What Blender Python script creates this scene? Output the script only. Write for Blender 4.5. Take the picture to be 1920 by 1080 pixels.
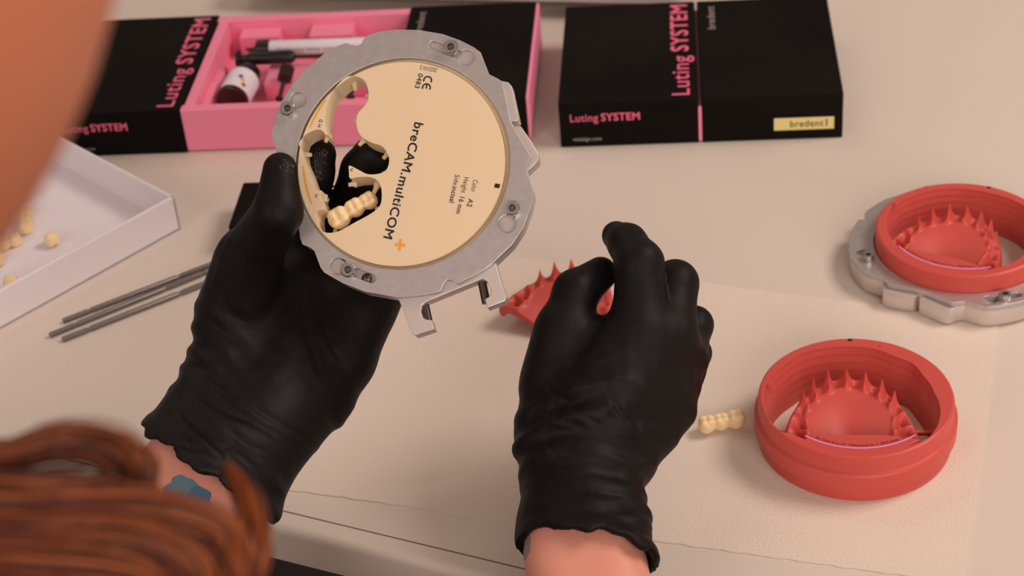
import bpy, math, random
import numpy as np
from mathutils import Vector, Matrix

random.seed(4)
rng = np.random.default_rng(4)
for o in list(bpy.data.objects):
    bpy.data.objects.remove(o, do_unlink=True)
C = bpy.context.scene.collection
PI = math.pi

# ------------------------------------------------------------------ camera, light, exposure
# Lengths below are millimetres measured from a point of the table top straight below the camera.
TABLE = 740.0            # table top above the floor
CAM_H = 597.0            # camera above the table top
FPX = 3450.0             # focal length for a 1920 px wide frame

def _frame():
    d = np.array([470.0, -4930.0, -FPX]); d /= np.linalg.norm(d)      # straight down, seen by the camera
    up = -d
    fwd = np.array([0, 0, -1.0]); fwd -= up * fwd.dot(up); fwd /= np.linalg.norm(fwd)
    return np.array([np.cross(fwd, up), fwd, up])
R = _frame()
EYE = np.array([0.0, 0.0, CAM_H])

def P(px, py, z=0.0):
    """where the sight line through a photo point meets the level z mm above the table"""
    v = R @ np.array([px - 960.0, 540.0 - py, -FPX])
    return v * ((z - CAM_H) / v[2]) + EYE

def D(px, py, d):
    """the point d mm in front of the camera along a sight line"""
    return R @ np.array([(px - 960.0) * d / FPX, (540.0 - py) * d / FPX, -d]) + EYE

def dirv(x, y, z):
    v = R @ np.array([x, y, z], float)
    return v / np.linalg.norm(v)

cam = bpy.data.cameras.new('camera')
cam.sensor_width = 36.0
cam.lens = FPX / 1920.0 * 36.0
cam.clip_start = 0.02
cam.clip_end = 50
cam.dof.use_dof = True
cam.dof.focus_distance = 0.815
cam.dof.aperture_fstop = 15.0
co = bpy.data.objects.new('camera', cam)
M = Matrix.Identity(4)
for r in range(3):
    for c in range(3):
        M[r][c] = R[r][c]
M[2][3] = (TABLE + CAM_H) * 0.001
co.matrix_world = M
C.objects.link(co)
bpy.context.scene.camera = co

w = bpy.data.worlds.new('world'); bpy.context.scene.world = w
w.use_nodes = True
bg = w.node_tree.nodes['Background']
bg.inputs[0].default_value = (1.0, 0.86, 0.77, 1)
bg.inputs[1].default_value = 0.42

def area(name, loc, target, sx, sy, power, col):
    l = bpy.data.lights.new(name, 'AREA'); l.shape = 'RECTANGLE'
    l.size = sx; l.size_y = sy; l.energy = power; l.color = col
    o = bpy.data.objects.new(name, l); o.location = loc
    o.rotation_euler = (Vector(target) - Vector(loc)).to_track_quat('-Z', 'Y').to_euler()
    C.objects.link(o); return o
area('ceiling_lamp', (1.25, 0.80, 2.2), (0.15, 0.75, 0.74), 0.8, 0.6, 18, (1, 0.815, 0.74))
area('ceiling_lamp', (-0.7, 2.0, 2.75), (0, 0.8, 0.74), 1.3, 0.7, 5, (1, 0.81, 0.745))
area('fill_light', (0.5, -1.9, 1.75), (0.05, 0.8, 0.8), 2.2, 1.5, 56, (1, 0.825, 0.765))  # unseen soft fill, added to brighten surfaces that face the viewer

area('fill_light', (-1.6, -1.0, 2.0), (-0.15, 0.9, 0.8), 1.0, 1.0, 12, (1, 0.82, 0.78))  # second added fill, lifts the left side of the table

vs = bpy.context.scene.view_settings
vs.view_transform = 'Standard'; vs.look = 'None'; vs.gamma = 1.0; vs.exposure = 0.0
vs.use_curve_mapping = False

# ------------------------------------------------------------------ materials
def srgb(r, g, b):
    f = lambda c: (c / 255 / 12.92) if c <= 10 else ((c / 255 + 0.055) / 1.055) ** 2.4
    return (f(r), f(g), f(b), 1)

def mat(name, col, rough=0.5, metal=0.0, sss=0.0, sss_r=(1, .4, .25), sss_s=0.002, spec=0.5,
        bump=None, vary=None, coat=0.0):
    """bump=(scale, distance in m, detail); vary=(scale, second colour, low, high)"""
    m = bpy.data.materials.new(name); m.use_nodes = True
    nt = m.node_tree; b = nt.nodes['Principled BSDF']
    b.inputs['Base Color'].default_value = col
    b.inputs['Roughness'].default_value = rough
    b.inputs['Metallic'].default_value = metal
    b.inputs['Specular IOR Level'].default_value = spec
    b.inputs['Coat Weight'].default_value = coat
    if sss:
        b.inputs['Subsurface Weight'].default_value = sss
        b.inputs['Subsurface Radius'].default_value = sss_r
        b.inputs['Subsurface Scale'].default_value = sss_s
    tc = nt.nodes.new('ShaderNodeTexCoord')
    if vary:
        n = nt.nodes.new('ShaderNodeTexNoise'); n.inputs['Scale'].default_value = vary[0]
        n.inputs['Detail'].default_value = 6
        rp = nt.nodes.new('ShaderNodeValToRGB')
        rp.color_ramp.elements[0].position = vary[2]; rp.color_ramp.elements[1].position = vary[3]
        rp.color_ramp.elements[0].color = col; rp.color_ramp.elements[1].color = vary[1]
        nt.links.new(tc.outputs['Object'], n.inputs['Vector'])
        nt.links.new(n.outputs['Fac'], rp.inputs['Fac'])
        nt.links.new(rp.outputs['Color'], b.inputs['Base Color'])
    if bump:
        n2 = nt.nodes.new('ShaderNodeTexNoise'); n2.inputs['Scale'].default_value = bump[0]
        n2.inputs['Detail'].default_value = bump[2]
        bp = nt.nodes.new('ShaderNodeBump'); bp.inputs['Distance'].default_value = bump[1]
        bp.inputs['Strength'].default_value = 1.0
        nt.links.new(tc.outputs['Object'], n2.inputs['Vector'])
        nt.links.new(n2.outputs['Fac'], bp.inputs['Height'])
        nt.links.new(bp.outputs['Normal'], b.inputs['Normal'])
    return m

MT = {}
MT['table'] = mat('table_laminate', srgb(222, 212, 198), 0.45, spec=0.3, bump=(900, 0.00002, 2))
MT['wall'] = mat('painted_wall', srgb(212, 206, 200), 0.9, spec=0.2)
MT['seam'] = mat('seam', srgb(120, 98, 82), 0.7)
MT['floor'] = mat('floor_dark', srgb(64, 56, 52), 0.8, vary=(30, srgb(48, 42, 38), 0.3, 0.7))
MT['paper'] = mat('napkin_paper', srgb(230, 218, 202), 0.9, spec=0.15)
MT['card'] = mat('white_card', srgb(236, 232, 236), 0.75, spec=0.25)
MT['black_card'] = mat('black_card', srgb(18, 16, 14), 0.6, spec=0.06, vary=(9, srgb(25, 21, 18), .4, .7))
MT['pink'] = mat('pink_card', srgb(252, 148, 178), 0.55, spec=0.3)
MT['pinkink'] = mat('pink_ink', srgb(238, 105, 140), 0.6)
MT['greyink'] = mat('grey_ink', srgb(170, 160, 155), 0.6)
MT['whiteink'] = mat('white_ink', srgb(225, 215, 210), 0.6)
MT['blackink'] = mat('black_ink', srgb(22, 19, 18), 0.6)
MT['orangeink'] = mat('orange_ink', srgb(236, 170, 60), 0.6)
MT['lilacink'] = mat('lilac_ink', srgb(240, 150, 215), 0.6)
MT['yellow'] = mat('yellow_label', srgb(238, 224, 148), 0.6)
MT['metal'] = mat('brushed_aluminium', srgb(200, 197, 195), 0.42, metal=0.7, bump=(2600, 0.00001, 5),
                  vary=(260, srgb(188, 184, 181), .3, .75))
MT['metal2'] = mat('pale_aluminium', srgb(212, 205, 198), 0.45, metal=0.55, bump=(3000, 0.00002, 3))
MT['steel'] = mat('screw_steel', srgb(205, 203, 200), 0.22, metal=1.0)
MT['darksteel'] = mat('dark_steel', srgb(96, 88, 82), 0.35, metal=1.0)
MT['rod'] = mat('grey_rod_metal', srgb(132, 126, 122), 0.42, metal=0.7)
MT['cream'] = mat('cream_resin', srgb(234, 213, 176), 0.5, sss=0.35, sss_r=(1, .6, .3), sss_s=0.003, spec=0.3)
MT['tooth'] = mat('tooth_resin', srgb(245, 220, 170), 0.4, sss=0.35, sss_r=(1, .6, .3), sss_s=0.002, bump=(500, 0.0001, 2))
MT['red'] = mat('coral_resin', srgb(206, 85, 76), 0.42, sss=0.3, sss_r=(1, .22, .16), sss_s=0.004, spec=0.4,
                bump=(1800, 0.00002, 2))
MT['glass'] = mat('brown_plastic', srgb(52, 22, 18), 0.3)
MT['black'] = mat('black_plastic', srgb(22, 19, 18), 0.35)
MT['casegrey'] = mat('pale_grey_plastic', srgb(208, 198, 200), 0.5)
MT['shirt'] = mat('black_cloth', srgb(28, 26, 26), 0.9)

def glove_mat():
    m = mat('black_nitrile', srgb(17, 15, 14), 0.55, spec=0.2)
    nt = m.node_tree; b = nt.nodes['Principled BSDF']
    tc = nt.nodes.new('ShaderNodeTexCoord')
    n = nt.nodes.new('ShaderNodeTexNoise'); n.inputs['Scale'].default_value = 55; n.inputs['Detail'].default_value = 3
    n.inputs['Distortion'].default_value = 1.2
    n3 = nt.nodes.new('ShaderNodeTexNoise'); n3.inputs['Scale'].default_value = 2600
    a = nt.nodes.new('ShaderNodeMath'); a.operation = 'MULTIPLY_ADD'; a.inputs[1].default_value = 0.05
    bp = nt.nodes.new('ShaderNodeBump'); bp.inputs['Distance'].default_value = 0.001; bp.inputs['Strength'].default_value = 0.5
    nt.links.new(tc.outputs['Object'], n.inputs['Vector']); nt.links.new(tc.outputs['Object'], n3.inputs['Vector'])
    nt.links.new(n3.outputs['Fac'], a.inputs[0]); nt.links.new(n.outputs['Fac'], a.inputs[2])
    nt.links.new(a.outputs[0], bp.inputs['Height']); nt.links.new(bp.outputs['Normal'], b.inputs['Normal'])
    return m
MT['glove'] = glove_mat()
def hair_mat():
    m = mat('auburn_hair', srgb(150, 74, 30), 0.4)
    nt = m.node_tree; b = nt.nodes['Principled BSDF']
    g = nt.nodes.new('ShaderNodeNewGeometry'); rp = nt.nodes.new('ShaderNodeValToRGB')
    rp.color_ramp.elements[0].color = srgb(58, 26, 14); rp.color_ramp.elements[1].color = srgb(204, 112, 46)
    e = rp.color_ramp.elements.new(.5); e.color = srgb(118, 54, 24)
    nt.links.new(g.outputs['Random Per Island'], rp.inputs['Fac']); nt.links.new(rp.outputs['Color'], b.inputs['Base Color'])
    return m
MT['hair'] = hair_mat()

def paper_bump():
    nt = MT['paper'].node_tree; b = nt.nodes['Principled BSDF']
    tc = nt.nodes.new('ShaderNodeTexCoord')
    mp = nt.nodes.new('ShaderNodeMapping'); mp.inputs['Rotation'].default_value = (0, 0, 0.42)
    v = nt.nodes.new('ShaderNodeTexVoronoi'); v.inputs['Scale'].default_value = 520; v.inputs['Randomness'].default_value = 0.6
    bp = nt.nodes.new('ShaderNodeBump'); bp.inputs['Distance'].default_value = 0.0002; bp.inputs['Strength'].default_value = 0.9
    nt.links.new(tc.outputs['Object'], mp.inputs['Vector']); nt.links.new(mp.outputs[0], v.inputs['Vector'])
    nt.links.new(v.outputs['Distance'], bp.inputs['Height']); nt.links.new(bp.outputs['Normal'], b.inputs['Normal'])
paper_bump()

def skin_mat(spots):
    """skin with spots of tattoo ink and of painted face shade: (centre in metres in object space, radius, colour)"""
    m = mat('skin', srgb(226, 158, 136), 0.5, sss=0.25, sss_r=(1, .35, .2), sss_s=0.004, spec=0.35, bump=(600, 0.0001, 3))
    nt = m.node_tree; b = nt.nodes['Principled BSDF']
    tc = nt.nodes.new('ShaderNodeTexCoord')
    n = nt.nodes.new('ShaderNodeTexNoise'); n.inputs['Scale'].default_value = 160
    cur = nt.nodes.new('ShaderNodeRGB'); cur.outputs[0].default_value = srgb(226, 158, 136)
    out = cur.outputs[0]
    for c, rad, col in spots:
        ds = nt.nodes.new('ShaderNodeVectorMath'); ds.operation = 'DISTANCE'; ds.inputs[1].default_value = c
        nt.links.new(tc.outputs['Object'], ds.inputs[0])
        ad = nt.nodes.new('ShaderNodeMath'); ad.operation = 'MULTIPLY_ADD'; ad.inputs[1].default_value = rad * 0.5
        nt.links.new(n.outputs['Fac'], ad.inputs[0]); nt.links.new(ds.outputs['Value'], ad.inputs[2])
        lt = nt.nodes.new('ShaderNodeMath'); lt.operation = 'LESS_THAN'; lt.inputs[1].default_value = rad * 1.25
        nt.links.new(ad.outputs[0], lt.inputs[0])
        mx = nt.nodes.new('ShaderNodeMix'); mx.data_type = 'RGBA'
        mx.inputs['B'].default_value = col
        nt.links.new(lt.outputs[0], mx.inputs['Factor']); nt.links.new(out, mx.inputs['A'])
        out = mx.outputs['Result']
    nt.links.new(tc.outputs['Object'], n.inputs['Vector'])
    nt.links.new(out, b.inputs['Base Color'])
    return m

# ------------------------------------------------------------------ object helpers
def tag(o, label=None, cat=None, group=None, kind=None):
    if label: o['label'] = label
    if cat: o['category'] = cat
    if group: o['group'] = group
    if kind: o['kind'] = kind
    return o

def world(p):
    return Vector((p[0], p[1], p[2] + TABLE)) * 0.001

def thing(name, label, cat, base, rotz=0.0, group=None, frame=None):
    o = bpy.data.objects.new(name, None); o.empty_display_size = 0.02; C.objects.link(o)
    if frame is not None:
        m = Matrix.Identity(4)
        for c in range(3):
            for r in range(3):
                m[r][c] = frame[c][r]
        m.translation = world(base); o.matrix_world = m
    else:
        o.location = world(base); o.rotation_euler = (0, 0, rotz)
    return tag(o, label, cat, group)

def mesh_obj(name, me, m, parent=None, smooth=35, loc=None):
    me.name = name
    me.materials.clear(); me.materials.append(m)
    if smooth:
        me.polygons.foreach_set('use_smooth', [True] * len(me.polygons))
        if smooth < 180:
            me.set_sharp_from_angle(angle=math.radians(smooth))
    o = bpy.data.objects.new(name, me); C.objects.link(o)
    if parent: o.parent = parent
    if loc is not None: o.location = loc
    return o

def raw(V, F):
    me = bpy.data.meshes.new('m')
    me.from_pydata([tuple(float(c) * 0.001 for c in v) for v in V], [], [tuple(int(i) for i in f) for f in F])
    me.validate(); me.update()
    return me

def mk(name, V, F, m, parent=None, smooth=35):
    return mesh_obj(name, raw(V, F), m, parent, smooth)

class MB:
    """gathers shapes (mm) that become one mesh"""
    def __init__(s): s.V = []; s.F = []
    def add(s, V, F):
        n = len(s.V); s.V += [tuple(v) for v in V]; s.F += [tuple(i + n for i in f) for f in F]; return s
    def box(s, x0, x1, y0, y1, z0, z1, bev=0.0):
        if bev <= 0:
            V = [(x, y, z) for z in (z0, z1) for y in (y0, y1) for x in (x0, x1)]
            return s.add(V, [(0, 2, 3, 1), (4, 5, 7, 6), (0, 1, 5, 4), (2, 6, 7, 3), (0, 4, 6, 2), (1, 3, 7, 5)])
        c = ((x0 + x1) / 2, (y0 + y1) / 2)
        rings = []
        for z, ins in ((z0, bev), (z0 + bev, 0), (z1 - bev, 0), (z1, bev)):
            rings.append([(x0 + ins + bev, y0 + ins, z), (x1 - ins - bev, y0 + ins, z), (x1 - ins, y0 + ins + bev, z), (x1 - ins, y1 - ins - bev, z),
                          (x1 - ins - bev, y1 - ins, z), (x0 + ins + bev, y1 - ins, z), (x0 + ins, y1 - ins - bev, z), (x0 + ins, y0 + ins + bev, z)])
        return s.rings(rings)
    def rings(s, rings, cap=True, close=True):
        n = len(rings[0]); V = [p for r in rings for p in r]; F = []
        for a in range(len(rings) - 1):
            for i in range(n if close else n - 1):
                j = (i + 1) % n
                F.append((a * n + i, a * n + j, (a + 1) * n + j, (a + 1) * n + i))
        if cap:
            F.append(tuple(range(n - 1, -1, -1))); F.append(tuple((len(rings) - 1) * n + i for i in range(n)))
        return s.add(V, F)
    def lathe(s, prof, n=48, c=(0, 0, 0), cap=True):
        return s.rings([[(c[0] + r * math.cos(2 * PI * i / n), c[1] + r * math.sin(2 * PI * i / n), c[2] + z) for i in range(n)] for r, z in prof], cap)
    def tube(s, pts, rad, n=12, cap=True):
        pts = [np.array(p, float) for p in pts]; rings = []; u = None
        for i, p in enumerate(pts):
            t = pts[min(i + 1, len(pts) - 1)] - pts[max(i - 1, 0)]; t = t / np.linalg.norm(t)
            if u is None:
                u = np.cross(t, (0, 0, 1.0) if abs(t[2]) < .9 else (1.0, 0, 0))
            u = u - t * u.dot(t); u /= np.linalg.norm(u); v = np.cross(t, u)
            r = rad[i] if hasattr(rad, '__len__') else rad
            rings.append([tuple(p + r * (u * math.cos(2 * PI * k / n) + v * math.sin(2 * PI * k / n))) for k in range(n)])
        return s.rings(rings, cap)
    def build(s, name, m, parent=None, smooth=35):
        return mk(name, s.V, s.F, m, parent, smooth)

DG = lambda: bpy.context.evaluated_depsgraph_get()
def curve_mesh(cu):
    o = bpy.data.objects.new('tmp', cu); C.objects.link(o)
    bpy.context.view_layer.update()
    me = bpy.data.meshes.new_from_object(o.evaluated_get(DG()))
    bpy.data.objects.remove(o); bpy.data.curves.remove(cu)
    return me

def plate(name, loops, z0, z1, m, parent=None, bev=0.0, smooth=30):
    """a flat plate with holes: loops of (x, y) in mm, the first the outline"""
    cu = bpy.data.curves.new('c', 'CURVE'); cu.dimensions = '2D'; cu.fill_mode = 'BOTH'
    for lp in loops:
        sp = cu.splines.new('POLY'); sp.points.add(len(lp) - 1)
        for i, p in enumerate(lp): sp.points[i].co = (p[0] * .001, p[1] * .001, 0, 1)
        sp.use_cyclic_u = True
    cu.extrude = max(0.00001, (z1 - z0) / 2000 - bev * .001)
    if bev: cu.bevel_depth = bev * .001; cu.bevel_resolution = 1; cu.offset = -bev * .001
    me = curve_mesh(cu)
    for v in me.vertices: v.co.z += (z0 + z1) / 2000
    return mesh_obj(name, me, m, parent, smooth)

def solid_plate(name, outline, hole, z0, z1, m, parent=None, smooth=30):
    from mathutils.geometry import tessellate_polygon
    tris = tessellate_polygon([[Vector((x, y, 0)) for x, y in outline], [Vector((x, y, 0)) for x, y in hole]])
    pts = list(outline) + list(hole); n = len(pts)
    V = [(x, y, z0) for x, y in pts] + [(x, y, z1) for x, y in pts]; F = []
    for a, b, c in tris:
        (ax, ay), (bx, by), (cx, cy) = pts[a], pts[b], pts[c]
        if (bx - ax) * (cy - ay) - (by - ay) * (cx - ax) < 0: a, b = b, a
        F += [(a + n, b + n, c + n), (c, b, a)]
    def area2(lp): return sum(lp[i - 1][0] * lp[i][1] - lp[i][0] * lp[i - 1][1] for i in range(len(lp)))
    for lp, base, want in ((outline, 0, 1), (hole, len(outline), -1)):
        L = len(lp); fl = area2(lp) * want > 0
        for i in range(L):
            j = (i + 1) % L; p, q = base + i, base + j
            F.append((p, q, q + n, p + n) if fl else (q, p, p + n, q + n))
    return mk(name, V, F, m, parent, smooth)

def smooth_loop(pts, n=6):
    """closed Catmull-Rom through the points"""
    pts = [np.array(p, float) for p in pts]; N = len(pts); out = []
    for i in range(N):
        a, b, c, d = pts[i - 1], pts[i], pts[(i + 1) % N], pts[(i + 2) % N]
        for k in range(n):
            t = k / n
            out.append(tuple(0.5 * (2 * b + (c - a) * t + (2 * a - 5 * b + 4 * c - d) * t * t + (3 * b - a - 3 * c + d) * t ** 3)))
    return out

def circle(x, y, r, n=64):
    return [(x + r * math.cos(2 * PI * i / n), y + r * math.sin(2 * PI * i / n)) for i in range(n)]

def text(name, s, o, ex, ey, width, height, m, parent, bold=0.0, arc=None, lift=0.12):
    """lettering: o lower left corner, ex reading direction, ey letter-up (mm, local); fitted to width and height.
    arc=(centre, radius): bend round a circle instead, the string centred on angle given by o"""
    cu = bpy.data.curves.new('t', 'FONT'); cu.body = s; cu.extrude = 0; cu.resolution_u = 4; cu.space_character = 1.08
    me = curve_mesh(cu)
    co = np.array([v.co[:] for v in me.vertices])
    lo = co.min(0); hi = co.max(0)
    x = (co[:, 0] - lo[0]) / (hi[0] - lo[0]) * width
    cap = 0.73 if any(ch.isupper() or ch.isdigit() or ch in 'bdlti' for ch in s) else (hi[1])
    y = co[:, 1] / cap * height
    ex = np.array(ex, float); ey = np.array(ey, float)
    ex /= np.linalg.norm(ex); ey /= np.linalg.norm(ey)
    if arc:
        (cx, cy, cz), rad, a0 = arc
        a = a0 + (x - width / 2) / rad; rr = rad - y
        pos = np.stack([cx + rr * np.cos(a), cy + rr * np.sin(a), np.full_like(a, cz + lift)], 1)
    else:
        nrm = np.cross(ex, ey)
        pos = np.array(o, float) + np.outer(x, ex) + np.outer(y, ey) + nrm * lift
    if bold and not arc:
        V = []; F = []; n0 = len(pos); polys = [tuple(p.vertices) for p in me.polygons]; r_ = bold * height / 0.73
        for k in range(7):
            q = pos + (ex * math.cos(k * PI / 3) + ey * math.sin(k * PI / 3)) * r_ * (k < 6) + nrm * .004 * k
            V += list(q); F += [tuple(i + k * n0 for i in p) for p in polys]
        return mk(name, V, F, m, parent, 0)
    for i, v in enumerate(me.vertices): v.co = pos[i] * .001
    return mesh_obj(name, me, m, parent, 0)

# ------------------------------------------------------------------ solid modelling with distance fields
def surface_nets(f, lo, h):
    f = f.astype(np.float32)
    neg = f < 0
    nx, ny, nz = f.shape
    cnt = np.zeros((nx - 1, ny - 1, nz - 1), np.int8)
    for a in (0, 1):
        for b in (0, 1):
            for c in (0, 1):
                cnt += neg[a:nx - 1 + a, b:ny - 1 + b, c:nz - 1 + c]
    act = np.argwhere((cnt > 0) & (cnt < 8))
    idx = np.full(cnt.shape, -1, np.int64); idx[tuple(act.T)] = np.arange(len(act))
    S = np.zeros((len(act), 3)); N = np.zeros(len(act))
    corners = [(a, b, c) for a in (0, 1) for b in (0, 1) for c in (0, 1)]
    for p in corners:
        for ax in range(3):
            if p[ax] == 1: continue
            q = list(p); q[ax] = 1
            fp = f[tuple((act + p).T)]; fq = f[tuple((act + q).T)]
            k = (fp < 0) != (fq < 0)
            t = np.where(k, fp / np.where(k, fp - fq, 1), 0)
            pos = np.array(p, float)[None, :].repeat(len(act), 0); pos[:, ax] += t
            S += pos * k[:, None]; N += k
    V = (act + S / N[:, None]) * h + lo
    F = []
    for ax in range(3):
        o1, o2 = [(1, 2), (2, 0), (0, 1)][ax]
        s0 = [slice(None)] * 3; s1 = [slice(None)] * 3
        s0[ax] = slice(0, -1); s1[ax] = slice(1, None)
        a = neg[tuple(s0)]; b = neg[tuple(s1)]
        e = np.argwhere(a != b)
        e = e[(e[:, o1] > 0) & (e[:, o2] > 0) & (e[:, o1] < f.shape[o1] - 1) & (e[:, o2] < f.shape[o2] - 1)]
        d1 = np.zeros(3, int); d1[o1] = 1; d2 = np.zeros(3, int); d2[o2] = 1
        q = np.stack([idx[tuple((e - d1 - d2).T)], idx[tuple((e - d2).T)], idx[tuple(e.T)], idx[tuple((e - d1).T)]], 1)
        fl = ~a[tuple(e.T)]
        q[fl] = q[fl][:, ::-1]
        F.append(q)
    return V, np.concatenate(F)

def smin(a, b, k):
    hh = np.clip(0.5 + 0.5 * (b - a) / k, 0, 1)
    return b + (a - b) * hh - k * hh * (1 - hh)

class Field:
    def __init__(s, lo, hi, h):
        s.lo = np.array(lo, float); s.h = h
        n = np.ceil((np.array(hi) - s.lo) / h).astype(int) + 1
        s.x, s.y, s.z = [((s.lo[i] + h * np.arange(n[i])).astype(np.float32)).reshape([-1 if j == i else 1 for j in range(3)]) for i in range(3)]
        s.n = n
    def cone(s, a, b, ra, rb):
        a = np.array(a, np.float32); ba = np.array(b, np.float32) - a; L = float(ba.dot(ba)) + 1e-6
        dx, dy, dz = s.x - a[0], s.y - a[1], s.z - a[2]
        t = np.clip((dx * ba[0] + dy * ba[1] + dz * ba[2]) / L, 0, 1)
        return np.sqrt((dx - t * ba[0]) ** 2 + (dy - t * ba[1]) ** 2 + (dz - t * ba[2]) ** 2) - (ra + (rb - ra) * t)
    def chain(s, pts, k=4):
        """pts: (point, radius)"""
        r = None
        for (a, ra), (b, rb) in zip(pts[:-1], pts[1:]):
            d = s.cone(a, b, ra, rb); r = d if r is None else smin(r, d, k)
        return r
    def ball(s, c, rx, ry=None, rz=None):
        ry = ry or rx; rz = rz or rx; m = min(rx, ry, rz)
        return (np.sqrt(((s.x - c[0]) / rx) ** 2 + ((s.y - c[1]) / ry) ** 2 + ((s.z - c[2]) / rz) ** 2) - 1) * m
    def half(s, p, n):
        """negative on the side the normal points away from"""
        return (s.x - p[0]) * n[0] + (s.y - p[1]) * n[1] + (s.z - p[2]) * n[2]
    def mesh(s, f): return surface_nets(f, s.lo, s.h)

def relax(V, F, it=2, lam=0.5):
    for _ in range(it):
        acc = np.zeros_like(V); n = np.zeros(len(V))
        for k in range(4):
            a = F[:, k]; b = F[:, (k + 1) % 4]
            np.add.at(acc, a, V[b]); np.add.at(n, a, 1); np.add.at(acc, b, V[a]); np.add.at(n, b, 1)
        V = V + lam * (acc / n[:, None] - V)
    return V

# ================================================================== the setting: floor and table
fl = MB().box(-2500, 2500, -2000, 3000, -60, 0)
tag(fl.build('floor', MT['floor'], None), kind='structure')
for nm, bx in (('ceiling', (-2500, 2500, -2000, 3000, 2900, 2960)), ('wall_left', (-2560, -2500, -2000, 3000, 0, 2900)), ('wall_right', (2500, 2560, -2000, 3000, 0, 2900)),
               ('wall_back', (-2500, 2500, 3000, 3060, 0, 2900)), ('wall_front', (-2500, 2500, -2060, -2000, 0, 2900))):
    tag(MB().box(*bx).build(nm, MT['wall'], None), kind='structure')

E0 = P(500, 984); E1 = P(950, 1094)
ea = math.atan2(E1[1] - E0[1], E1[0] - E0[0])
eu = np.array([math.cos(ea), math.sin(ea), 0]); ev = np.array([-math.sin(ea), math.cos(ea), 0])
tb = thing('table', 'wide pale beige work table with rounded front edge and thin seam along it', 'table', (E0[0], E0[1], -TABLE), ea)
prof = [(0, 0), (4.5, 0)]                     # front edge rounding in (depth, height)
ring = []
edge = [(900, -25), (900, 0)] + [(5 - 5 * math.sin(a), -5 + 5 * math.cos(a)) for a in np.linspace(0, PI / 2, 8)] + [(0, -22), (3, -25)]
m_ = MB()
m_.rings([[(x, d, TABLE + z) for d, z in edge] for x in (-760, 900)])
m_.build('tabletop', MT['table'], tb, 30)
MB().box(-760, 900, 11, 11.8, TABLE - .5, TABLE + .06).build('seam', MT['seam'], tb, 0)
for x in (-700, 840):
    for y in (60, 840):
        MB().box(x - 22, x + 22, y - 22, y + 22, 0, TABLE - 25, 2).build('leg', MT['table'], tb)

# ------------------------------------------------------------------ paper napkin
def napkin():
    bl = P(538, 919); br = P(1700, 1081); tr_ = P(1650, 571); tl_ = P(1320, 541)
    u = (br - bl); L = np.hypot(u[0], u[1]); u = u / L
    v = np.array([-u[1], u[0], 0])
    wdt = 330.0; hgt = float((tl_ - bl).dot(v)) + 6
    root = (bl + u * wdt / 2 + v * hgt / 2)
    nx, ny = 110, 90
    heavy = (P(1605, 790, 12), P(1805, 440, 12), P(1352, 803, 2))
    V = []; F = []
    for sheet, zoff in ((0, 0.7), (1, 0.1)):
        base = len(V)
        for j in range(ny + 1):
            for i in range(nx + 1):
                a = i / nx; b = j / ny
                x = (a - .5) * wdt; y = (b - .5) * hgt
                z = zoff
                wx = root[0] + x * u[0] + y * v[0]; wy = root[1] + x * u[1] + y * v[1]
                if sheet == 0:
                    kf_ = min(min(1, max(0, (math.hypot(wx - c[0], wy - c[1]) - 56) / 25)) for c in heavy)
                    z += kf_ * 0.9 * max(0, math.sin(x * .035 + y * .05 + 1)) * (1 - abs(2 * b - 1) ** 6) * (1 - abs(2 * a - 1) ** 6)
                    z += 1.4 * math.exp(-((y - 0.45 * x + 45) / 5) ** 2) * math.exp(-((x + 70) / 45) ** 2)
                if j in (0, ny): y += 0.5 * math.sin(x * .5) * math.sin(x * .13)
                y += 5 * math.sin(a * 5.2 + .6) * b ** 6
                if i in (0, nx): x += 0.4 * math.sin(y * .6)
                V.append((x, y, z))
        for j in range(ny):
            for i in range(nx):
                q = (base + j * (nx + 1) + i, base + j * (nx + 1) + i + 1, base + (j + 1) * (nx + 1) + i + 1, base + (j + 1) * (nx + 1) + i)
                F.append(q if sheet == 0 else q[::-1])
    n1 = (nx + 1) * (ny + 1)
    rim = [i for i in range(nx + 1)] + [(j) * (nx + 1) + nx for j in range(1, ny + 1)] + [ny * (nx + 1) + i for i in range(nx - 1, -1, -1)] + [j * (nx + 1) for j in range(ny - 1, 0, -1)]
    for k in range(len(rim)):
        a, b = rim[k], rim[(k + 1) % len(rim)]
        F.append((a, a + n1, b + n1, b))
    o = mk('napkin', V, F, MT['paper'], None, 60)
    o.location = world((root[0], root[1], 0)); o.rotation_euler = (0, 0, math.atan2(u[1], u[0]))
    tag(o, 'large embossed cream paper napkin spread under the hands and the coral disc', 'napkin')
napkin()

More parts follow.
